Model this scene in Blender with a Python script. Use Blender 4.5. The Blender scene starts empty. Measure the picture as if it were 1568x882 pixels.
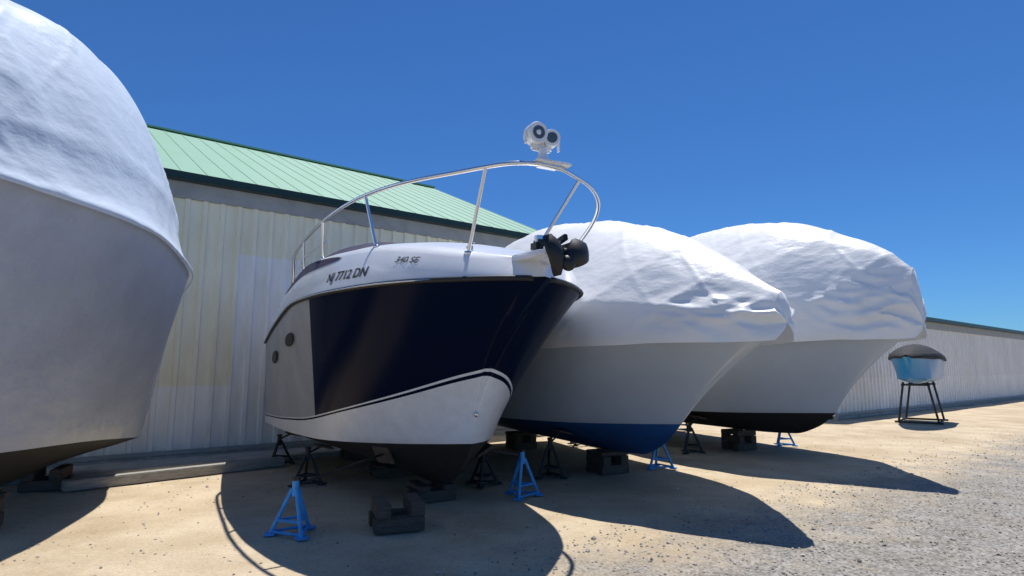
import bpy, bmesh, math, random
from mathutils import Vector, Matrix, noise
random.seed(4)
S=bpy.context.scene
col=S.collection
R=math.radians

# ---------------------------------------------------------------- helpers
def mat(name,base,rough=.5,metal=0.0,var=.0,vscale=3.0,bump=0.0,bscale=20.0,coat=0.0,spec=.5,var2=None,stretch=(1,1,1),bdist=.02):
    m=bpy.data.materials.new(name); m.use_nodes=True
    nt=m.node_tree; b=nt.nodes['Principled BSDF']
    b.inputs['Roughness'].default_value=rough; b.inputs['Metallic'].default_value=metal
    b.inputs['Coat Weight'].default_value=coat; b.inputs['Specular IOR Level'].default_value=spec
    b.inputs['Base Color'].default_value=(*base,1)
    tc=nt.nodes.new('ShaderNodeTexCoord'); mp=nt.nodes.new('ShaderNodeMapping')
    mp.inputs['Scale'].default_value=stretch
    nt.links.new(tc.outputs['Object'],mp.inputs['Vector'])
    if var>0:
        n=nt.nodes.new('ShaderNodeTexNoise'); n.inputs['Scale'].default_value=vscale; n.inputs['Detail'].default_value=6
        n.inputs['Roughness'].default_value=.65
        nt.links.new(mp.outputs[0],n.inputs['Vector'])
        r=nt.nodes.new('ShaderNodeValToRGB')
        r.color_ramp.elements[0].position=.35; r.color_ramp.elements[1].position=.65
        c2=var2 if var2 else tuple(c*(1-var) for c in base)
        r.color_ramp.elements[0].color=(*c2,1); r.color_ramp.elements[1].color=(*base,1)
        nt.links.new(n.outputs['Fac'],r.inputs[0]); nt.links.new(r.outputs[0],b.inputs['Base Color'])
    if bump>0:
        n=nt.nodes.new('ShaderNodeTexNoise'); n.inputs['Scale'].default_value=bscale; n.inputs['Detail'].default_value=5
        nt.links.new(mp.outputs[0],n.inputs['Vector'])
        bp=nt.nodes.new('ShaderNodeBump'); bp.inputs['Strength'].default_value=bump; bp.inputs['Distance'].default_value=bdist
        nt.links.new(n.outputs['Fac'],bp.inputs['Height']); nt.links.new(bp.outputs[0],b.inputs['Normal'])
    return m

def empty(name,loc=(0,0,0),rz=0,parent=None):
    e=bpy.data.objects.new(name,None); col.objects.link(e); e.location=loc; e.rotation_euler=(0,0,rz)
    e.empty_display_size=.3
    if parent: e.parent=parent
    return e

def obj(name,bm,mats,parent=None,smooth=True,loc=None,rz=None,recalc=True):
    if recalc: bmesh.ops.recalc_face_normals(bm,faces=bm.faces)
    me=bpy.data.meshes.new(name); bm.to_mesh(me); bm.free()
    for m in mats: me.materials.append(m)
    if smooth:
        for p in me.polygons: p.use_smooth=True
    o=bpy.data.objects.new(name,me); col.objects.link(o)
    if parent: o.parent=parent
    if loc is not None: o.location=loc
    if rz is not None: o.rotation_euler=(0,0,rz)
    return o

def autosmooth(o,ang=35):
    me=o.data
    me.set_sharp_from_angle(angle=R(ang))

def grid(bm,rows,matf=None,closed=False):
    vs=[[bm.verts.new(p) for p in r] for r in rows]
    for i in range(len(vs)-1):
        n=len(vs[i])
        for j in range(n-1 if not closed else n):
            k=(j+1)%n
            try:
                f=bm.faces.new((vs[i][j],vs[i][k],vs[i+1][k],vs[i+1][j]))
                if matf: f.material_index=matf(i,j)
            except ValueError: pass
    return vs

def box(bm,c,d,rot=None,mi=0,bev=.0):
    M=Matrix.Translation(c)
    if rot is not None: M=M@rot
    r=bmesh.ops.create_cube(bm,size=1,matrix=M@Matrix.Diagonal((*d,1)))
    fs=set(f for v in r['verts'] for f in v.link_faces)
    for f in fs: f.material_index=mi
    if bev>0:
        es=list(set(e for v in r['verts'] for e in v.link_edges))
        q=bmesh.ops.bevel(bm,geom=es,offset=bev,segments=2,affect='EDGES')
        for f in q['faces']: f.material_index=mi

def tube(bm,p,q,r,r2=None,n=10,mi=0,cap=True):
    p=Vector(p);q=Vector(q); d=q-p; L=d.length
    M=Matrix.Translation((p+q)/2)@d.to_track_quat('Z','Y').to_matrix().to_4x4()
    g=bmesh.ops.create_cone(bm,cap_ends=cap,segments=n,radius1=r,radius2=r if r2 is None else r2,depth=L,matrix=M)
    for f in set(f for v in g['verts'] for f in v.link_faces): f.material_index=mi

def ball(bm,c,sc,rot=None,mi=0):
    M=Matrix.Translation(c)
    if rot is not None: M=M@rot
    g=bmesh.ops.create_uvsphere(bm,u_segments=20,v_segments=12,radius=1,matrix=M@Matrix.Diagonal((*sc,1)))
    for f in set(f for v in g['verts'] for f in v.link_faces): f.material_index=mi

def ipl(pts,x):
    if x<=pts[0][0]: return pts[0][1]
    if x>=pts[-1][0]: return pts[-1][1]
    n=len(pts)
    for i in range(n-1):
        x0,y0=pts[i];x1,y1=pts[i+1]
        if x<=x1:
            def tan(k):
                if k==0: return (pts[1][1]-pts[0][1])/(pts[1][0]-pts[0][0])
                if k==n-1: return (pts[-1][1]-pts[-2][1])/(pts[-1][0]-pts[-2][0])
                a=(pts[k][1]-pts[k-1][1])/(pts[k][0]-pts[k-1][0]); b=(pts[k+1][1]-pts[k][1])/(pts[k+1][0]-pts[k][0])
                if a*b<=0: return 0
                return 2*a*b/(a+b)
            h=x1-x0;t=(x-x0)/h;m0=tan(i)*h;m1=tan(i+1)*h
            return (2*t**3-3*t*t+1)*y0+(t**3-2*t*t+t)*m0+(-2*t**3+3*t*t)*y1+(t**3-t*t)*m1

def rail(name,pts,r,m,parent,cyc=False):
    cu=bpy.data.curves.new(name,'CURVE'); cu.dimensions='3D'; cu.bevel_depth=r; cu.bevel_resolution=3; cu.resolution_u=10
    cu.use_fill_caps=True
    sp=cu.splines.new('NURBS' if len(pts)>2 else 'POLY'); sp.points.add(len(pts)-1)
    for i,p in enumerate(pts): sp.points[i].co=(*p,1)
    if len(pts)>2: sp.use_endpoint_u=True; sp.order_u=3
    cu.materials.append(m)
    o=bpy.data.objects.new(name,cu); col.objects.link(o); o.parent=parent
    return o

# ---------------------------------------------------------------- materials
navy=mat('navy_gelcoat',(.004,.008,.028),.20,spec=.04,bump=.03,bscale=1.6)
aftrefl=mat('navy_aft_painted_reflection',(.40,.42,.46),.35,coat=.15,var=.35,vscale=.9)  # reflection of pale surroundings on the navy side, painted as grey
gel=mat('white_gelcoat',(.86,.87,.88),.25,coat=.3,var=.06,vscale=4)
gelb=mat('white_bottom_band',(.76,.80,.86),.35,coat=.1,var=.12,vscale=5)
blackp=mat('black_antifouling',(.008,.008,.010),.75,var=.3,vscale=8,var2=(.016,.015,.015))
bluep=mat('blue_antifouling',(.008,.085,.29),.7,var=.3,vscale=5)
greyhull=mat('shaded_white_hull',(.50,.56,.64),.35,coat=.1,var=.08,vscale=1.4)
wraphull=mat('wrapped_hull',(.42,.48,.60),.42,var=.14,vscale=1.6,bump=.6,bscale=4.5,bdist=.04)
def wrapmat(name,c,tr=.10):
    m=mat(name,c,.42,bump=.55,bscale=2.6,var=.05,vscale=1.8,stretch=(1,1,1.9),spec=.45,bdist=.045)
    nt=m.node_tree; b=nt.nodes['Principled BSDF']; out=nt.nodes['Material Output']
    t=nt.nodes.new('ShaderNodeBsdfTranslucent'); t.inputs[0].default_value=(.95,.95,.95,1)
    mx=nt.nodes.new('ShaderNodeMixShader'); mx.inputs[0].default_value=tr
    nt.links.new(b.outputs[0],mx.inputs[1]); nt.links.new(t.outputs[0],mx.inputs[2]); nt.links.new(mx.outputs[0],out.inputs[0])
    return m
wrap=wrapmat('shrink_wrap',(.96,.96,.94)); wrapA=wrapmat('shrink_wrap_sky_tint',(.66,.75,.86))  # wrapA: same film, with bluish sky light tinted into its colour
chrome=mat('stainless',(.78,.78,.78),.25,metal=1.0)
blk=mat('black_rubber',(.012,.012,.013),.5)
glassd=mat('dark_glass',(.01,.01,.015),.06)
lens=mat('lamp_lens',(.07,.075,.08),.1,coat=1)
canvas=mat('navy_canvas',(.022,.018,.06),.85,bump=.4,bscale=9)
bluest=mat('blue_stand_paint',(.05,.36,.80),.45,var=.3,vscale=14,var2=(.05,.26,.58))
darkst=mat('dark_stand_steel',(.03,.035,.04),.6,var=.4,vscale=9)
wood=mat('weathered_timber',(.12,.095,.075),.85,var=.45,vscale=7,bump=.5,bscale=30,stretch=(1,6,6))
rust=mat('threaded_rod',(.05,.045,.04),.5,metal=.6)
tealdark=mat('blue_hull',(.02,.22,.52),.3)
concrete=mat('concrete',(.46,.45,.41),.9,var=.3,vscale=4,bump=.4,bscale=40)

# ---------------------------------------------------------------- hull builder
class Boat: pass
def build_hull(name,loc,phi,Len,sw,sz,stemL,stemz,keel,cw,cz,stemcurve,mats,rowdef,colmat=None,flare=1.7):
    B=Boat(); root=empty(name,(loc[0],loc[1],0),phi); B.root=root; B.Len=Len
    N=64
    us=[i/N for i in range(N+1)]
    def Ls(u): return Len*u**1.75
    def Lc(u): return stemL+(Len-stemL)*u**1.6
    def top(u,s,side):
        ls=Ls(u); lc=Lc(u); ws=ipl(sw,ls); zs=ipl(sz,ls); wc=ipl(cw,lc); zc=ipl(cz,lc)
        p=flare+(.85-flare)*min(1,u*1.25)
        w=wc+(ws-wc)*s**p
        L=lc+(ls-lc)*s+stemcurve*4*s*(1-s)*(1-u)**3
        return Vector((side*w,L,zc+(zs-zc)*s))
    B.top=top; B.Ls=Ls; B.Lc=Lc; B.sw=sw; B.sz=sz
    bm=bmesh.new()
    stems={}
    for side in (-1,1):
        rows=[]
        for u in us:
            rd=rowdef(Lc(u)); rows.append([top(u,s,side) for s,_ in rd])
        rd=rowdef(2)
        def mf(i,j,rd=rd):
            m=rd[j][1]
            if colmat: m=colmat(Ls(us[i]),j,m)
            return m
        vs=grid(bm,rows,mf); stems[side]=[v for v in vs[0]]
        rows=[]
        for u in us:
            lc=Lc(u); wc=ipl(cw,lc); zc=ipl(cz,lc); zk=ipl(keel,lc)
            r=[]
            for k in range(7):
                s=k/6
                r.append(Vector((side*wc*s,lc,zk+(zc-zk)*(s**.9) - .03*math.sin(math.pi*s)*min(1,wc))))
            rows.append(r)
        grid(bm,rows,lambda i,j:1)
    a=[v.co.copy() for v in stems[-1]]; b=[v.co.copy() for v in stems[1]]
    rows=[]
    for p,q in zip(a,b):
        mid=(p+q)/2; mid.y-=abs(p.x)*.8
        m1=(p*.45+mid*.55); m2=(q*.45+mid*.55)
        rows.append([p,m1,mid,m2,q])
    rd=rowdef(2)
    grid(bm,rows,lambda i,j: rd[i][1])
    sec=[top(1,s/8,-1) for s in range(8,-1,-1)]+[Vector((0,Len,ipl(keel,Len)))]+[top(1,s/8,1) for s in range(0,9)]
    f=bm.faces.new([bm.verts.new(p) for p in sec]); f.material_index=0
    bmesh.ops.remove_doubles(bm,verts=bm.verts,dist=.0006)
    o=obj('hull',bm,mats,root); autosmooth(o,38)
    B.hull=o
    return B

def sheer_pts(B,off=0,dz=0,n=40,s=1):
    P=[]
    for i in range(n,-1,-1):
        p=B.top(i/n,s,-1); p.x-=off; p.z+=dz; P.append(p)
    for i in range(0,n+1):
        p=B.top(i/n,s,1); p.x+=off; p.z+=dz; P.append(p)
    return P

PW=[(0,1.0),(.10,.985),(.20,.95),(.36,.81),(.58,.55),(.8,.27),(1,0)]
PZ=[(0,0),(.10,.13),(.20,.26),(.36,.47),(.58,.75),(.8,.93),(1,1)]
def build_cover(B,ridge,over=.16,drop=.14,seed=0,m=wrap,front=.22,pw=PW,pz=PZ,amp0=1.0,crumple=.6):
    """shrink-wrap tent lofted over the sheer"""
    bm=bmesh.new()
    N=170; K=56
    rows=[]
    Len=B.Len
    for i in range(N+1):
        u=(i/N); ls=Len*u**1.5
        w=ipl(B.sw,ls)+over*.35; z0=ipl(B.sz,ls); rz=ipl(ridge,ls)
        L=ls-front*(1-u)**6
        half=[]
        for k in range(K+1):
            q=k/K
            half.append((w*ipl(pw,q),z0+(rz-z0)*ipl(pz,q)))
        skirt=[(w*1.0-.012,z0-drop),(w+.004,z0-drop*.45)]
        half=skirt+half
        full=[(-a,b) for a,b in half]+[(a,b) for a,b in reversed(half[:-1])]
        row=[]
        for idx,(x,z) in enumerate(full):
            k=min(idx,len(full)-1-idx)
            p=Vector((x,L,z))
            env=min(1,k/8)
            hq=(z-z0)/max(.3,rz-z0)
            n1=noise.noise(Vector((L*.5+seed,x*.5,z*.8)))
            n2=noise.noise(Vector((L*2.0+seed*2,x*.8,z*.5+5)))
            # raised tension folds: a few long diagonal ones
            fold=max(0,1-abs(noise.noise(Vector((L*.9+z*1.1+seed,x*.35,z*.2+9))))*11)
            fold2=max(0,1-abs(noise.noise(Vector((L*1.6-z*1.5+seed*3,x*.5,4))))*12)
            belt=math.exp(-((hq-.30)/.045)**2)
            hem=math.exp(-max(0,hq)*5)*noise.noise(Vector((L*4.5+seed,z*.6,x*.4)))
            # shallow scallops between internal frames
            rib=-.5+abs(math.sin(L*math.pi/1.5+seed))
            amp=(.030*n1+.008*n2+.013*fold+.010*fold2+.016*belt+.016*hem*min(1,k/3)+.022*rib*min(1,max(0,hq)*2)*min(1,ls))*amp0*(.2+.8*env)
            cdir=Vector((x/(w+.01),0,.8*max(0,(z-z0))/(max(.2,rz-z0)))).normalized() if abs(x)+abs(z-z0)>.01 else Vector((0,0,1))
            p+=cdir*amp
            bowf=max(0,1-ls/1.3)**1.3*crumple*math.exp(-((hq-.25)/.35)**2)
            if bowf>0:
                rn=.5-abs(noise.noise(Vector((x*2.0+seed,z*5.5,L*2.4))))*2.2+.4*noise.noise(Vector((x*5,z*11+seed,L*6)))
                p+=Vector((.035*(1 if x>0 else -1),-.09,.02))*bowf*rn
            if k==0:
                p.z+=.018*noise.noise(Vector((L*1.3+seed,x,0)))
            row.append(p)
        rows.append(row)
    vs=grid(bm,rows)
    fr=vs[0]; n=len(fr)
    cm=Vector((0,rows[0][0].y-.05,ipl(B.sz,0)+.05))
    prev=fr
    for step in (.35,.7,1.0):
        new=[]
        if step<1:
            for v in fr:
                p=v.co.lerp(cm,step); p.y-=.03*math.sin(step*math.pi); new.append(bm.verts.new(p))
            for j in range(n-1): bm.faces.new((prev[j],prev[j+1],new[j+1],new[j]))
            prev=new
        else:
            c=bm.verts.new(cm)
            for j in range(n-1): bm.faces.new((prev[j],prev[j+1],c))
    bm.faces.new(vs[-1])
    o=obj('shrink_wrap_cover',bm,[m],B.root)
    autosmooth(o,70)
    return o

def stand(px,py,tx,ty,tz,rz=0,h=.46,paint=None):
    bm=bmesh.new()
    top=Vector((px,py,h)); n=3
    feet=[]
    for k in range(n):
        a=rz+k*2*math.pi/n; f=Vector((px+.22*math.cos(a),py+.22*math.sin(a),.012)); feet.append(f)
        tube(bm,f,top+Vector((.03*math.cos(a),.03*math.sin(a),-.03)),.021,n=10,mi=0)
        box(bm,f,(.10,.10,.02),Matrix.Rotation(a,4,'Z'),0)
    for k in range(n):
        for hh in (.28,.0):
            if hh==0: 
                p=feet[k]+Vector((0,0,.02));q=feet[(k+1)%n]+Vector((0,0,.02))
            else:
                p=feet[k].lerp(top,hh);q=feet[(k+1)%n].lerp(top,hh)
            tube(bm,p,q,.014,n=8,mi=0)
    tube(bm,top-Vector((0,0,.10)),top+Vector((0,0,.06)),.034,n=12,mi=0)
    t=Vector((tx,ty,tz)); d=(t-top).normalized()
    tube(bm,top,t-d*.03,.015,n=8,mi=1)
    tube(bm,top+Vector((0,0,.05)),top+Vector((0,0,.08)),.045,n=6,mi=1)
    nrm=Vector((t.x-px,t.y-py,.9)).normalized()
    rot=nrm.to_track_quat('Z','Y').to_matrix().to_4x4()
    box(bm,t-nrm*.02,(.24,.24,.03),rot,2,.004)
    o=obj('boat_stand',bm,[paint or bluest,rust,wood]); autosmooth(o,40)
    return o

def crib(x,y,rz,top):
    bm=bmesh.new(); z=0; k=0
    while z<top-.02:
        h=min(.14,top-z)
        for s in (-1,1):
            d=(.14,.5,h-.004) if k%2 else (.5,.14,h-.004)
            c=(s*.16,0,z+h/2) if k%2 else (0,s*.16,z+h/2)
            j=random.uniform(-.015,.015)
            box(bm,(c[0]+j,c[1]+j,c[2]),d,None,0,.008)
        z+=h;k+=1
    obj('keel_block',bm,[wood],loc=(x,y,0),rz=rz,smooth=False)

def W(B,x,L,z=0):
    c=math.cos(B.root.rotation_euler[2]); s=math.sin(B.root.rotation_euler[2])
    return (B.root.location.x+x*c-L*s, B.root.location.y+x*s+L*c, z)

def support(B,L,side,rz=.4,h=.5,out=.12,inn=.22,L2=None,paint=None,at=None):
    wc=ipl(B.cw,L); w=side*(wc+out); b=at or W(B,w,L)
    L2=L2 or L
    wc2=ipl(B.cw,L2); xt=side*max(.08,min(wc2*.8,abs(w)-inn)); zc=ipl(B.cz,L2); zk=ipl(B.keel,L2)
    f=min(1,abs(xt)/max(.05,wc2)); zt=zk+(zc-zk)*f**.9-.04
    t=W(B,xt,L2)
    h=min(h,zt-.10)
    stand(b[0],b[1],t[0],t[1],zt,rz,h,paint)

# ---------------------------------------------------------------- navy cruiser
def rowB(L):
    sb=ipl([(1.46,.456),(2.2,.33),(3.0,.235),(4.5,.12),(7.2,.08)],L)
    k=sb/.456
    rd=[(sb*j/5,2) for j in range(5)]
    rd+= [(sb,3),(sb+.028*max(.5,k),2),(sb+.048*max(.5,k),0)]
    s0=sb+.048*max(.5,k)
    for j in range(1,15): rd.append((s0+(1-s0)*j/14,0))
    return rd
swB=[(0,.13),(.15,.36),(.4,.64),(.8,.98),(1.5,1.30),(2.5,1.53),(3.5,1.62),(5,1.64),(7.2,1.58)]
szB=[(0,2.40),(1.5,2.42),(3.5,2.44),(5.2,2.28),(7.2,2.08)]
keB=[(1.46,.80),(1.75,.50),(2.12,.28),(3,.20),(7.2,.18)]
cwB=[(1.46,.0),(1.7,.25),(2.2,.58),(3,.98),(4,1.25),(5.5,1.45),(7.2,1.52)]
czB=[(1.46,.80),(2.5,.74),(4,.68),(7.2,.66)]
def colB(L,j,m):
    if m==0 and j>=7 and L>2.75: return 4  # aft topsides take the painted reflection grey
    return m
B=build_hull('navy_motor_cruiser',(.26,5.30),R(28),7.2,swB,szB,1.46,.80,keB,cwB,czB,.36,[navy,blackp,gelb,navy,aftrefl],rowB,colB)
B.cw=cwB;B.cz=czB;B.keel=keB
def dz(L): return ipl([(0,.16),(.5,.25),(1.5,.42),(3.5,.52),(5.5,.60),(7.2,.55)],L)
def deckpt(L,s,side,off=0):
    w=ipl(swB,L); z=ipl(szB,L); h=dz(L)
    inn=.05+.13*min(1,L/1.0)
    return Vector((side*(w-inn*s**1.6+off),L+ (.10*s*(1-min(1,L/.8))),z+.02+h*s))
bm=bmesh.new()
for side in (-1,1):
    rows=[]
    for i in range(61):
        L=7.2*(i/60)**1.7
        r=[deckpt(L,s/8,side) for s in range(9)]
        e=r[-1]
        for k in range(1,13):
            t=k/12
            x=e.x*(1-t); crown=.16*min(1,L/2)*math.sin(t*math.pi/2)+.03*min(1,t*6)
            r.append(Vector((x,e.y,e.z+crown)))
        rows.append(r)
    grid(bm,rows)
a=[deckpt(0,s/8,-1) for s in range(9)]; b=[deckpt(0,s/8,1) for s in range(9)]
grid(bm,[[p,Vector((0,p.y-.08,p.z)),q] for p,q in zip(a,b)])
bmesh.ops.remove_doubles(bm,verts=bm.verts,dist=.001)
sec=[deckpt(7.2,s/8,-1) for s in range(9)]+[deckpt(7.2,s/8,1) for s in range(8,-1,-1)]
bm.faces.new([bm.verts.new(p) for p in sec])
o=obj('deck_moulding',bm,[gel],B.root); autosmooth(o,50)
rail('rub_rail',sheer_pts(B,.012,.008,60),.026,blk,B.root)
rail('rub_rail_insert',sheer_pts(B,.034,.010,60),.009,chrome,B.root)
bm=bmesh.new(); rows=[]
for i in range(41):
    L=2.2+4.9*i/40; r=[]
    e=deckpt(L,1,1); w=abs(e.x)-.08
    hh=ipl([(2.2,.08),(2.8,.25),(4,.46),(5.5,.55),(7.2,.35)],L)
    for k in range(25):
        t=-1+2*k/24
        r.append(Vector((w*t,L,e.z+.01+hh*(1-abs(t)**3.0)+.02*noise.noise(Vector((t*3,L*2,1))))))
    rows.append(r)
vs=grid(bm,rows); bm.faces.new(vs[0]); bm.faces.new(vs[-1])
obj('cockpit_canvas',bm,[canvas],B.root)
bm=bmesh.new(); 
for side in (-1,1):
    rows=[]
    for i in range(25):
        L=2.1+3.3*i/24; t=math.sin(math.pi*i/24)**.5
        rows.append([deckpt(L,.84-.14*t,side,.006),deckpt(L,.84+.15*t,side,.006)])
    grid(bm,rows)
obj('cabin_side_window',bm,[canvas],B.root)
def ub(L): return (L/7.2)**(1/1.75)
for (L,s) in ((3.9,.76),(5.3,.70)):
    bm=bmesh.new()
    c=B.top(ub(L),s,-1); e1=(B.top(ub(L+.1),s,-1)-B.top(ub(L-.1),s,-1)).normalized(); e2=(B.top(ub(L),s+.03,-1)-B.top(ub(L),s-.03,-1)).normalized()
    n=e1.cross(e2); 
    if n.x>0: n=-n
    A_,B_=.25,.085
    ring=[bm.verts.new(c+e1*A_*math.cos(a)+e2*B_*math.sin(a)+n*.025) for a in [k*math.pi/14 for k in range(28)]]
    f=bm.faces.new(ring); f.material_index=0
    for k in range(28):
        a1=k*math.pi/14;a2=(k+1)*math.pi/14
        tube(bm,c+e1*A_*math.cos(a1)+e2*B_*math.sin(a1)+n*.015,c+e1*A_*math.cos(a2)+e2*B_*math.sin(a2)+n*.015,.014,n=6,mi=1)
    obj('porthole',bm,[blk,blk],B.root)
def lettering(txt,L0,s0,hgt,name,mm,side=-1,wide=1.0):
    cu=bpy.data.curves.new('t','FONT'); cu.body=txt; cu.size=1; cu.offset=.02
    to=bpy.data.objects.new('t',cu); col.objects.link(to)
    bpy.context.view_layer.update()
    dg=bpy.context.evaluated_depsgraph_get(); me=bpy.data.meshes.new_from_object(to.evaluated_get(dg))
    bpy.data.objects.remove(to)
    for v in me.vertices:
        x,y=v.co.x*hgt*wide,v.co.y*hgt
        L=L0-x; s=s0+y/dz(L)
        v.co=deckpt(L,s,side,.008)
    me.name=name; me.materials.clear(); me.materials.append(mm)
    o=bpy.data.objects.new(name,me); col.objects.link(o); o.parent=B.root
lettering('NJ 7712 DN',2.22,.24,.145,'registration_number',blk,wide=1.15)
lettering('340 SE',1.05,.58,.085,'model_badge',mat('badge_grey',(.12,.13,.15),.4),wide=1.2)
bm=bmesh.new()
out=[(-.24,.5),(-.20,.1),(-.16,-.18),(-.10,-.27),(.10,-.27),(.16,-.18),(.20,.1),(.24,.5)]
lo=[bm.verts.new((x,y,2.58)) for x,y in out]; hi=[bm.verts.new((x*.94,y,2.635)) for x,y in out]
bm.faces.new(lo); bm.faces.new(hi)
for k in range(8): bm.faces.new((lo[k],lo[(k+1)%8],hi[(k+1)%8],hi[k]))
bmesh.ops.bevel(bm,geom=list(bm.edges),offset=.012,segments=2,affect='EDGES')
o=obj('bow_pulpit',bm,[gel],B.root); autosmooth(o,40)
bm=bmesh.new()
for s in (-1,1): box(bm,(s*.055,-.28,2.62),(.012,.26,.11),None,1,.003)
tube(bm,(-.06,-.36,2.59),(.06,-.36,2.59),.04,n=14,mi=0)
box(bm,(0,-.18,2.67),(.04,.50,.055),Matrix.Rotation(R(-10),4,'X'),0,.006)
def spoon(c,w,h,rot,sg):
    rows=[]
    for i in range(11):
        t=-1+2*i/10; rr=[]
        ww=w*math.sqrt(max(0.02,1-t*t))*(1+.25*t)
        for j in range(9):
            q=-1+2*j/8
            p=Vector((ww*q,.05*(q*q)+.06*t*t-.03,h*t))
            rr.append(Vector(c)+rot@p)
        rows.append(rr)
    vs=grid(bm,rows)
    rows2=[[v.co+rot@Vector((0,.025,0)) for v in r] for r in vs]
    vs2=grid(bm,rows2)
    n=len(vs);m=len(vs[0])
    for i in range(n-1):
        for j in (0,m-1): bm.faces.new((vs[i][j],vs[i+1][j],vs2[i+1][j],vs2[i][j]))
    for i in (0,n-1):
        for j in range(m-1): bm.faces.new((vs[i][j],vs[i][j+1],vs2[i][j+1],vs2[i][j]))
spoon((-.085,-.44,2.56),.095,.18,Matrix.Rotation(R(-16),3,'Y')@Matrix.Rotation(R(18),3,'Z'),-1)
spoon((.135,-.44,2.59),.115,.165,Matrix.Rotation(R(48),3,'Y')@Matrix.Rotation(R(-15),3,'X'),1)
ball(bm,(.02,-.42,2.49),(.07,.05,.07))
box(bm,(0,.02,2.71),(.13,.16,.12),None,0,.03)
tube(bm,(0,.02,2.75),(0,.02,2.81),.045,n=14,mi=1)
o=obj('anchor',bm,[blk,chrome],B.root); autosmooth(o,40)
def rz(L): return ipl([(-.2,3.41),(.3,3.42),(1.0,3.44),(1.7,3.46),(2.9,3.42),(4.2,3.40),(4.9,3.34),(5.3,3.15)],L)
def rp(L,side): 
    w=ipl([(-.25,.0),(-.2,.22),(.0,.42),(.4,.66),(.8,.90),(1.5,1.17),(2.9,1.42),(5.3,1.48)],L)
    return Vector((side*w,L,rz(L)))
Ls_=[5.0,4.4,3.6,2.9,2.2,1.7,1.2,.8,.4,.1,-.10]
P=[deckpt(5.5,1,-1)+Vector((.06,0,0)),deckpt(5.3,1,-1)+Vector((.05,0,.3))]+[rp(L,-1) for L in Ls_]+[Vector((-.12,-.20,3.41)),Vector((.12,-.18,3.41)),Vector((.38,-.02,3.42)),Vector((.72,.18,3.42)),Vector((1.02,.46,3.36)),Vector((1.11,.70,3.22)),Vector((1.10,.98,3.04)),Vector((1.06,1.16,2.86))]
rail('bow_rail',P,.021,chrome,B.root)
def post(t,b_):
    rail('stanchion',[b_,t],.017,chrome,B.root)
    bmm=bmesh.new(); tube(bmm,b_,b_+Vector((0,0,.035)),.035,n=12); obj('stanchion_base',bmm,[chrome],B.root)
def dp(L,side=-1): return deckpt(L,1,side)+Vector((-side*.04,0,0))
post(rp(.12,-1),dp(.42)); post(rp(1.65,-1),dp(1.55)); post(rp(2.9,-1),dp(3.05)); post(rp(4.1,-1),dp(4.25))
post(Vector((.46,.03,3.415)),Vector((.16,.42,2.70)))
rail('mid_rail',[deckpt(L,1,-1)+Vector((.05,0,(rz(L)-deckpt(L,1,-1).z)*.5)) for L in (2.95,3.6,4.2,4.8,5.2)],.009,chrome,B.root)
bm=bmesh.new()
sx=-.06;sy=-.15; zb=-.09
box(bm,(sx+.08,sy,3.53+zb),(.36,.18,.022),None,0,.006)
box(bm,(sx+.06,sy,3.512+zb),(.20,.12,.03),None,1,.003)
tube(bm,(sx-.0,sy,3.54+zb),(sx-.0,sy,3.60+zb),.062,.045,n=18,mi=0)
tube(bm,(sx-.0,sy,3.59+zb),(sx-.0,sy,3.66+zb),.040,n=14,mi=0)
box(bm,(sx-.0,sy+.03,3.70+zb),(.22,.06,.11),None,0,.02)
for k,(dx,rr,hz) in enumerate(((-.075,.098,.035),(.085,.080,.012))):
    c=Vector((sx+dx,sy,3.755+zb+hz))
    ydir=Vector((-.05 if k==0 else -.35,-1,-.10)).normalized()
    ball(bm,c+Vector((0,.03,0)),(rr*.98,rr*1.1,rr*.98),mi=0)
    tube(bm,c-ydir*.03,c+ydir*.055,rr*.97,rr,n=28,mi=0)
    tube(bm,c+ydir*.055,c+ydir*.068,rr,rr*.93,n=28,mi=0)
    tube(bm,c+ydir*.066,c+ydir*.073,rr*.62,rr*.60,n=28,mi=2)
    for s in (-1,1): box(bm,c+Vector((s*(rr+.004),0,-.045)),(.014,.035,.12),None,0,.003)
o=obj('searchlight',bm,[gel,chrome,lens],B.root); autosmooth(o,40)
bm=bmesh.new()
for s in (-1,1):
    c=Vector((s*.42,.62,2.74)); tube(bm,c+Vector((0,-.09,.05)),c+Vector((0,.09,.05)),.012,n=8); tube(bm,c+Vector((0,-.03,-.03)),c+Vector((0,-.03,.05)),.012,n=8); tube(bm,c+Vector((0,.03,-.03)),c+Vector((0,.03,.05)),.012,n=8)
obj('bow_cleats',bm,[chrome],B.root)
bm=bmesh.new(); ball(bm,(0,B.top(0,.2,1).y-.02,B.top(0,.2,1).z),(.025,.035,.035)); obj('bow_eye',bm,[chrome],B.root)
support(B,2.05,-1,out=.85,L2=2.6,inn=.5,rz=1.2,h=.46,at=(-2.14,6.08,0))
support(B,2.35,1,out=.55,inn=.4,rz=.3,at=(.13,7.83,0))
support(B,4.4,-1,rz=2,paint=darkst,out=-.1); support(B,3.2,1,paint=darkst,out=-.1); support(B,6.5,-1,paint=darkst,out=-.15); support(B,6.6,1,paint=darkst)
for L in (2.7,4.6,6.6):
    p=W(B,0,L); crib(p[0],p[1],R(28),ipl(keB,L)-.01)
crib(-1.18,6.35,R(20),.28)

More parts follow.
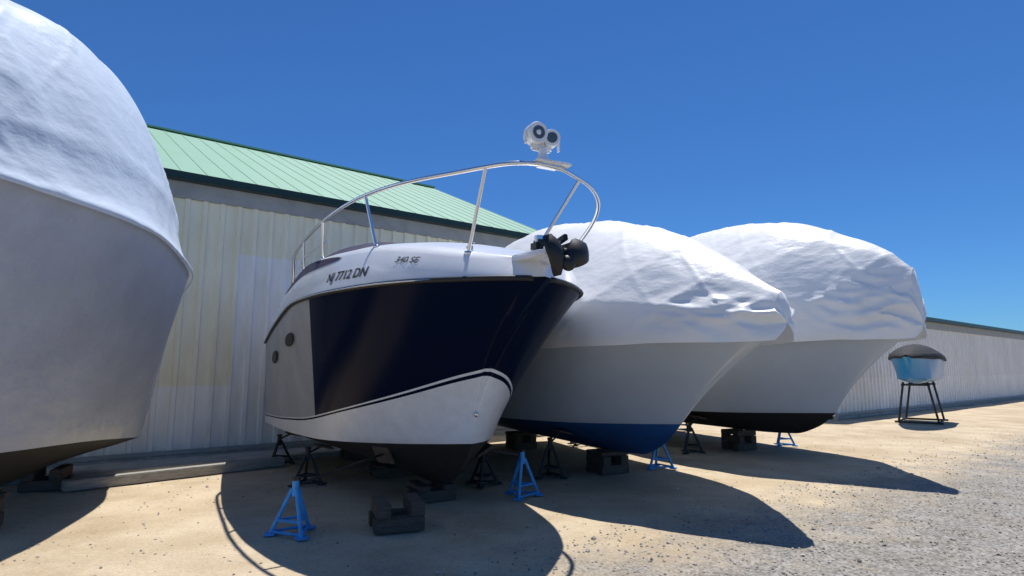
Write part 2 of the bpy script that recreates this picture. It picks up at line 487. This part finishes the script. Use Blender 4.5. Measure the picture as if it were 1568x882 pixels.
# ---------------------------------------------------------------- wrapped boats
def rowW(L): return [(j/12,0) for j in range(13)]
def wrapped(name,loc,phi,Len,zs,stemL,stemz,keelz,wmax,ridge,hullm,botm,seed,curve=.15,blunt=.9,front=.25,zaft=None,fl=1.6,wst=None,cf=.9,zca=.12,coverm=wrap,pw=PW,pz=PZ,amp0=1.0,drop=.14,crumple=.6):
    sw=[(0,.10),(.2,.32*blunt),(.5,.62*blunt),(1.0,.98*blunt),(1.8,wmax*.82),(2.8,wmax*.95),(Len*.55 if Len<5 else 4.2,wmax),(Len,wst or wmax*.95)]
    sw=sorted(sw) if Len>4 else [(0,.08),(.3,.3),(.9,wmax*.75),(1.8,wmax),(Len,wmax)]
    zaft=zaft or zs-.05
    sz=[(0,zs),(2,zs-.02),(Len,zaft)]
    ke=[(stemL,stemz),(stemL+.35,stemz-(stemz-keelz)*.55),(stemL+.85,keelz+.04),(stemL+1.8,keelz),(Len,keelz)]
    cw=[(stemL,0),(stemL+.3,.28*cf/.9),(stemL+.9,.70*cf/.9),(stemL+1.7,wmax*.66*cf/.9),(stemL+3,wmax*.82*cf/.9),(Len,wmax*cf)]
    if Len<4: 
        ke=[(stemL,stemz),(stemL+.8,keelz+.02),(Len,keelz)]; cw=[(stemL,0),(stemL+.8,wmax*.7),(Len,wmax*.85)]
    cz=[(stemL,stemz),(stemL+1.5,stemz-.05),(Len,stemz-zca)]
    b=build_hull(name,loc,phi,Len,sw,sz,stemL,stemz,ke,cw,cz,curve,[hullm,botm],rowW,None,fl)
    b.cw=cw;b.cz=cz;b.keel=ke
    build_cover(b,ridge,seed=seed,front=front,m=coverm,pw=pw,pz=pz,amp0=amp0,drop=drop,crumple=crumple)
    return b
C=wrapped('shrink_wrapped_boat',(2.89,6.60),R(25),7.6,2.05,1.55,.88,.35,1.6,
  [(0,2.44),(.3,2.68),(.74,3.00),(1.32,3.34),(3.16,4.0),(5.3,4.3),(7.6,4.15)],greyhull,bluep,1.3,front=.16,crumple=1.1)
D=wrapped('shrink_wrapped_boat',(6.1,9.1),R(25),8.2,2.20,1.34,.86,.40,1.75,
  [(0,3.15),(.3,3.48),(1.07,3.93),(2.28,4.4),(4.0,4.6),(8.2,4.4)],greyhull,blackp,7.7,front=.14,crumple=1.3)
PWA=[(0,1.0),(.06,.93),(.14,.87),(.30,.79),(.5,.63),(.75,.36),(1,0)]
PZA=[(0,0),(.06,.06),(.14,.16),(.30,.42),(.5,.70),(.75,.92),(1,1)]
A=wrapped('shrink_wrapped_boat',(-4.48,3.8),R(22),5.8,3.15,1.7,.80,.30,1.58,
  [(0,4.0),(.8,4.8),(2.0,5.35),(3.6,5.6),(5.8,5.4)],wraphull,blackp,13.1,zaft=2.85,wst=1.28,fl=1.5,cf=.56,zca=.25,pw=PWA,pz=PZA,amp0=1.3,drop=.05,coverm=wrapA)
E=wrapped('blue_skiff',(11.1,16.8),R(-40),3.4,1.95,.55,1.35,1.15,.62,
  [(0,2.02),(.6,2.22),(2,2.36),(3.4,2.3)],tealdark,tealdark,3.0,coverm=mat('black_canvas',(.02,.02,.022),.8),zca=.05,front=.03,crumple=0,drop=.05,amp0=.5)
for bt,ph in ((C,25),(D,25),(A,22)):
    k=bt.Len/7.6
    for L in (3.3*k,6.4*k):
        for s in (-1,1):
            if bt is A and s>0: continue
            pn=bluest if (bt is C and s>0 and L<4*k) or (bt is D and L<4*k and s>0) else darkst
            support(bt,L,s,rz=random.uniform(0,2),paint=pn,out=-.05)
        kp=ipl(bt.keel,L); p=W(bt,0,L); crib(p[0],p[1],R(ph),kp-.01)
# skiff cradle
bm=bmesh.new()
for L in (1.4,3.0):
    for s in (-1,1):
        tube(bm,(s*.5,L,.02),(s*.30,L,1.22),.03,n=10); 
    tube(bm,(-.6,L,.04),(.6,L,.04),.03,n=10); tube(bm,(-.36,L,1.14),(.36,L,1.14),.03,n=10)
for s in (-1,1): tube(bm,(s*.5,1.4,.05),(s*.5,3.0,.05),.03,n=10)
obj('cradle',bm,[darkst],E.root)

# ---------------------------------------------------------------- metal building
def wallmat(name,cream=True):
    m=mat(name,(.66,.64,.52),.5); nt=m.node_tree; b=nt.nodes['Principled BSDF']
    tc=nt.nodes.new('ShaderNodeTexCoord'); sp=nt.nodes.new('ShaderNodeSeparateXYZ'); nt.links.new(tc.outputs['Object'],sp.inputs[0])
    def math_(op,a,bv):
        n=nt.nodes.new('ShaderNodeMath'); n.operation=op
        for i,x in enumerate((a,bv)):
            if isinstance(x,(int,float)): n.inputs[i].default_value=x
            else: nt.links.new(x,n.inputs[i])
        return n.outputs[0]
    X=sp.outputs[0];Z=sp.outputs[2]
    cell=math_('FLOOR',math_('DIVIDE',X,.9),0)
    wn=nt.nodes.new('ShaderNodeTexWhiteNoise'); wn.noise_dimensions='1D'; nt.links.new(cell,wn.inputs['W'])
    low=math_('LESS_THAN',Z,1.3)
    patch=math_('MULTIPLY',math_('MULTIPLY',math_('GREATER_THAN',X,1.25),math_('LESS_THAN',X,2.45)),math_('LESS_THAN',Z,3.8))
    wm=math_('MAXIMUM',low,patch)
    mix=nt.nodes.new('ShaderNodeMix'); mix.data_type='RGBA'
    mix.inputs[6].default_value=(.95,.90,.70,1) if cream else (.90,.89,.86,1); mix.inputs[7].default_value=(.95,.94,.90,1)
    nt.links.new(wm,mix.inputs[0])
    n=nt.nodes.new('ShaderNodeTexNoise'); n.inputs['Scale'].default_value=2.2; n.inputs['Detail'].default_value=8
    mp=nt.nodes.new('ShaderNodeMapping'); mp.inputs['Scale'].default_value=(2.5,1,.5); nt.links.new(tc.outputs['Object'],mp.inputs[0]); nt.links.new(mp.outputs[0],n.inputs[0])
    mul=nt.nodes.new('ShaderNodeMix'); mul.data_type='RGBA'; mul.blend_type='MULTIPLY'; mul.inputs[0].default_value=1
    rr=nt.nodes.new('ShaderNodeValToRGB'); rr.color_ramp.elements[0].position=.3; rr.color_ramp.elements[1].position=.6
    rr.color_ramp.elements[0].color=(.91,.89,.84,1); rr.color_ramp.elements[1].color=(1,1,1,1)
    nt.links.new(n.outputs[0],rr.inputs[0])
    nt.links.new(mix.outputs[2],mul.inputs[6]); nt.links.new(rr.outputs[0],mul.inputs[7])
    m3=nt.nodes.new('ShaderNodeMix'); m3.data_type='RGBA'; m3.blend_type='MULTIPLY'; m3.inputs[0].default_value=1
    v=math_('ADD',math_('MULTIPLY',wn.outputs[0],.07),.93)
    cc=nt.nodes.new('ShaderNodeCombineColor'); 
    for i in range(3): nt.links.new(v,cc.inputs[i])
    nt.links.new(mul.outputs[2],m3.inputs[6]); nt.links.new(cc.outputs[0],m3.inputs[7])
    nt.links.new(m3.outputs[2],b.inputs['Base Color'])
    return m
wallm=wallmat('ribbed_cream_panels'); wallw=wallmat('ribbed_white_panels',False)
roofm=mat('green_metal_roof',(.20,.41,.27),.6,var=.14,vscale=1.2,var2=(.23,.43,.31),stretch=(1,.3,1))
darkm=mat('dark_green_gutter',(.012,.035,.03),.4)
greym=mat('grey_trim',(.40,.40,.38),.6,var=.2)

def ribbed(bm,x0,x1,z0,z1,y=0,per=.30,dep=.05,mi=0,rot=None):
    prof=[]; x=x0
    while x<x1:
        for dx,dy in ((0,0),(.17,0),(.19,-dep),(.26,-dep),(.28,0)):
            if x+dx<=x1: prof.append((x+dx,y+dy))
        x+=per
    prof.append((x1,y))
    rows=[[Vector((a,b,z)) for a,b in prof] for z in (z0,z1)]
    if rot: rows=[[rot@p for p in r] for r in rows]
    grid(bm,rows,lambda i,j:mi)

def building(name,loc,ang,x0,x1,eave,depth,ridge,wm,over=.25):
    root=empty(name,(loc[0],loc[1],0),ang)
    bm=bmesh.new(); ribbed(bm,x0,x1,.10,eave-.42); obj('front_wall',bm,[wm],root,smooth=False)
    bm=bmesh.new(); ribbed(bm,0,2*depth,.10,eave-.05,rot=Matrix.Translation((x1,0,0))@Matrix.Rotation(R(90),4,'Z')); ribbed(bm,0,2*depth,.10,eave-.05,rot=Matrix.Translation((x0,0,0))@Matrix.Rotation(R(90),4,'Z'))
    ribbed(bm,x0,x1,.10,eave-.05,y=2*depth)
    for xx in (x0+.002,x1-.002):
        bm.faces.new([bm.verts.new(p) for p in ((xx,0,eave-.05),(xx,depth,ridge-.08),(xx,2*depth,eave-.05))])
    obj('end_and_rear_walls',bm,[wm],root,smooth=False)
    bm=bmesh.new(); box(bm,((x0+x1)/2,-.03,.05),(x1-x0+.1,.16,.12),None,0,.01); obj('base_course',bm,[concrete],root,smooth=False)
    bm=bmesh.new(); box(bm,((x0+x1)/2,-.025,eave-.28),(x1-x0,.11,.30),None,0,.004)
    box(bm,((x0+x1)/2,-.085,.16),(x1-x0,.05,.07),None,0,.004)
    obj('grey_wall_trim',bm,[greym],root,smooth=False)
    bm=bmesh.new(); box(bm,((x0+x1)/2,-.20,eave-.06),(x1-x0+.4,.16,.14),None,0,.012); obj('gutter',bm,[darkm],root,smooth=False)
    bm=bmesh.new(); box(bm,((x0+x1)/2,-.06,eave-.12),(x1-x0,.14,.02),None,0); obj('soffit',bm,[darkm],root,smooth=False)
    bm=bmesh.new()
    L=math.hypot(depth+over,(ridge-eave)*(depth+over)/depth)
    sl=math.atan2(ridge-eave,depth)
    for k in (0,1):
        M=Matrix.Translation((0,-over,eave-(ridge-eave)/depth*over+.05))@Matrix.Rotation(sl,4,'X')
        if k: M=Matrix.Translation((x0+x1,2*depth,0))@Matrix.Rotation(math.pi,4,'Z')@M
        box(bm,M@Vector(((x0+x1)/2,L/2,0)),(x1-x0+.5,L,.05),M.to_3x3().to_4x4())
        x=x0-.2
        while x<x1+.25:
            box(bm,M@Vector((x,L/2,.029)),(.03,L,.010),M.to_3x3().to_4x4()); x+=.45
    box(bm,((x0+x1)/2,depth,ridge+.09),(x1-x0+.5,.3,.05))
    obj('roof',bm,[roofm],root,smooth=False)
    return root
wang=math.atan2(.616,.788)
building('metal_storage_building',(-6.28,10.5),wang,-14,9.5,5.16,7.2,8.45,wallm)
building('metal_storage_building',(13.1,21.5),wang,-3.5,24,3.7,6,5.2,wallw)

bm=bmesh.new(); box(bm,(-1.0,-.62,.03),(14,1.0,.08),None,0,.012); 
obj('concrete_apron',bm,[concrete],loc=(-6.28,10.5,0),rz=wang,smooth=False)
bm=bmesh.new(); box(bm,(0,0,.07),(3.0,.18,.14),None,0,.012); obj('timber_beam',bm,[mat('grey_timber',(.42,.40,.36),.9,var=.4,vscale=6,bump=.5,stretch=(1,8,8))],loc=(-4.9,9.2,0),rz=R(46),smooth=False)

# ---------------------------------------------------------------- ground
bm=bmesh.new()
xs=[-400,-120,-50,-25]+[-18+i*.25 for i in range(0,173)]+[30,50,120,400]
ys=[-300,-80,-20]+[-2+i*.25 for i in range(0,129)]+[36,60,150,500]
def gz(x,y):
    if -20<x<27 and -3<y<31: return .025*noise.noise(Vector((x*.5,y*.5,0)))+.012*noise.noise(Vector((x*1.9,y*1.9,3)))-.012
    return -.012
rows=[[Vector((x,y,gz(x,y))) for x in xs] for y in ys]
grid(bm,rows)
g=bpy.data.materials.new('sand_and_gravel'); g.use_nodes=True; nt=g.node_tree; b=nt.nodes['Principled BSDF']; b.inputs['Roughness'].default_value=.95; b.inputs['Specular IOR Level'].default_value=.15
tc=nt.nodes.new('ShaderNodeTexCoord')
def nz(sc,det=6,rough=.6):
    q=nt.nodes.new('ShaderNodeTexNoise'); q.inputs['Scale'].default_value=sc; q.inputs['Detail'].default_value=det; q.inputs['Roughness'].default_value=rough
    nt.links.new(tc.outputs['Object'],q.inputs[0]); return q.outputs['Fac']
def ramp(f,c0,c1,p0=.35,p1=.65):
    r=nt.nodes.new('ShaderNodeValToRGB'); r.color_ramp.elements[0].position=p0; r.color_ramp.elements[1].position=p1
    r.color_ramp.elements[0].color=(*c0,1); r.color_ramp.elements[1].color=(*c1,1); nt.links.new(f,r.inputs[0]); return r.outputs[0]
def mixc(f,a,bb,bt='MIX'):
    m=nt.nodes.new('ShaderNodeMix'); m.data_type='RGBA'; m.blend_type=bt
    if isinstance(f,(int,float)): m.inputs[0].default_value=f
    else: nt.links.new(f,m.inputs[0])
    nt.links.new(a,m.inputs[6]); nt.links.new(bb,m.inputs[7]); return m.outputs[2]
def mt(op,a,bv):
    q=nt.nodes.new('ShaderNodeMath'); q.operation=op
    for i,x in enumerate((a,bv)):
        if isinstance(x,(int,float)): q.inputs[i].default_value=x
        else: nt.links.new(x,q.inputs[i])
    return q.outputs[0]
sand=ramp(nz(1.3,8),(.55,.44,.295),(.69,.575,.41))
sandd=ramp(nz(38,6,.7),(.76,.74,.72),(1,1,1),.3,.6)
sand=mixc(1.0,sand,sandd,'MULTIPLY')
tr=ramp(nz(.45,5,.55),(.86,.84,.81),(1,1,1),.38,.52)
sand=mixc(1.0,sand,tr,'MULTIPLY')
vo=nt.nodes.new('ShaderNodeTexVoronoi'); vo.inputs['Scale'].default_value=42; nt.links.new(tc.outputs['Object'],vo.inputs[0])
bw=nt.nodes.new('ShaderNodeRGBToBW'); nt.links.new(vo.outputs['Color'],bw.inputs[0])
grav=ramp(bw.outputs[0],(.20,.19,.175),(.45,.43,.395),.15,.85)
grav=mixc(1.0,grav,ramp(nz(2.0,7),(.84,.80,.74),(1,1,1)),'MULTIPLY')
dt=nt.nodes.new('ShaderNodeVectorMath'); dt.operation='DOT_PRODUCT'; dt.inputs[1].default_value=(.616,-.788,0); nt.links.new(tc.outputs['Object'],dt.inputs[0])
dd=mt('ADD',dt.outputs['Value'],12.14)
f=mt('ADD',mt('MULTIPLY',mt('SUBTRACT',dd,8.6),.55),mt('MULTIPLY',mt('SUBTRACT',nz(1.1,8,.7),.5),2.6))
cl=nt.nodes.new('ShaderNodeClamp'); nt.links.new(mt('ADD',f,.5),cl.inputs[0])
nt.links.new(mixc(cl.outputs[0],sand,grav),b.inputs['Base Color'])
bp=nt.nodes.new('ShaderNodeBump'); bp.inputs['Strength'].default_value=.6; bp.inputs['Distance'].default_value=.02
h=mt('ADD',mt('MULTIPLY',nz(30,8,.75),1.2),mt('MULTIPLY',mt('SUBTRACT',1.0,vo.outputs['Distance']),mt('MULTIPLY',cl.outputs[0],.8)))
nt.links.new(h,bp.inputs['Height']); nt.links.new(bp.outputs[0],b.inputs['Normal'])
obj('ground',bm,[g])
V=[];F=[];MI=[]
octv=[Vector(v).normalized() for v in ((1,0,0),(.3,.95,.1),(-.8,.6,0),(-.85,-.5,.1),(.2,-1,0),(.1,0,1),(0,.1,-1),(.6,.5,.65),(-.5,-.2,.8))]
tmp=bmesh.new()
for v in octv: tmp.verts.new(v)
bmesh.ops.convex_hull(tmp,input=tmp.verts); tmp.verts.ensure_lookup_table(); tmp.verts.index_update()
hv=[v.co.copy() for v in tmp.verts]; hf=[[v.index for v in f.verts] for f in tmp.faces]; tmp.free()
cnt=0
while cnt<6500:
    y=random.uniform(3.2,17); x=random.uniform(-.8*y-1,.85*y+1)
    d=12.14+.616*x-.788*y
    if d<1.5: continue
    if d<7.8 and random.random()>.15: continue
    r=random.uniform(.005,.016)*(1 if random.random()<.97 else 1.9)
    M=Matrix.Translation((x,y,gz(x,y)+r*.3))@Matrix.Rotation(random.random()*6,4,'Z')@Matrix.Diagonal((r,r*random.uniform(.6,1),r*random.uniform(.4,.8),1))
    o0=len(V); V+= [tuple(M@p) for p in hv]; mi=random.randint(0,2)
    for q in hf: F.append([o0+i for i in q]); MI.append(mi)
    cnt+=1
me=bpy.data.meshes.new('gravel_stones'); me.from_pydata(V,[],F)
for m_ in (mat('stone_a',(.42,.39,.34),.9),mat('stone_b',(.28,.26,.23),.9),mat('stone_c',(.52,.48,.42),.9)): me.materials.append(m_)
me.polygons.foreach_set('material_index',MI)
col.objects.link(bpy.data.objects.new('gravel_stones',me))

# ---------------------------------------------------------------- light
sd=Vector((-.13,-.32,-1)).normalized()
el=math.asin(-sd.z); az=math.atan2(-sd.x,-sd.y)
w=bpy.data.worlds.new('World'); S.world=w; w.use_nodes=True; nt=w.node_tree
sky=nt.nodes.new('ShaderNodeTexSky'); sky.sky_type='NISHITA'; sky.sun_disc=False; sky.sun_elevation=el; sky.sun_rotation=az
sky.air_density=1.0; sky.dust_density=.0; sky.ozone_density=4; sky.altitude=0
mx=nt.nodes.new('ShaderNodeMix'); mx.data_type='RGBA'; mx.blend_type='MULTIPLY'; mx.inputs[0].default_value=1
mx.inputs[7].default_value=(.24,.47,.74,1)
bg=nt.nodes['Background']; bg.inputs['Strength'].default_value=.14
nt.links.new(sky.outputs[0],mx.inputs[6]); nt.links.new(mx.outputs[2],bg.inputs[0])
sl=bpy.data.lights.new('sun','SUN'); sl.energy=5.0; sl.angle=R(.5); sl.color=(1,.96,.90)
so=bpy.data.objects.new('sun',sl); col.objects.link(so); so.rotation_euler=sd.to_track_quat('-Z','Y').to_euler(); so.location=(0,10,20)
cam=bpy.data.cameras.new('camera'); co=bpy.data.objects.new('camera',cam); col.objects.link(co)
co.location=(0,0,1.6); co.rotation_euler=(R(97.8),0,0); cam.lens=36*908/1568; cam.sensor_width=36; cam.clip_end=2000; cam.clip_start=.05
S.camera=co
S.view_settings.view_transform='Standard'; S.view_settings.look='None'; S.view_settings.exposure=0
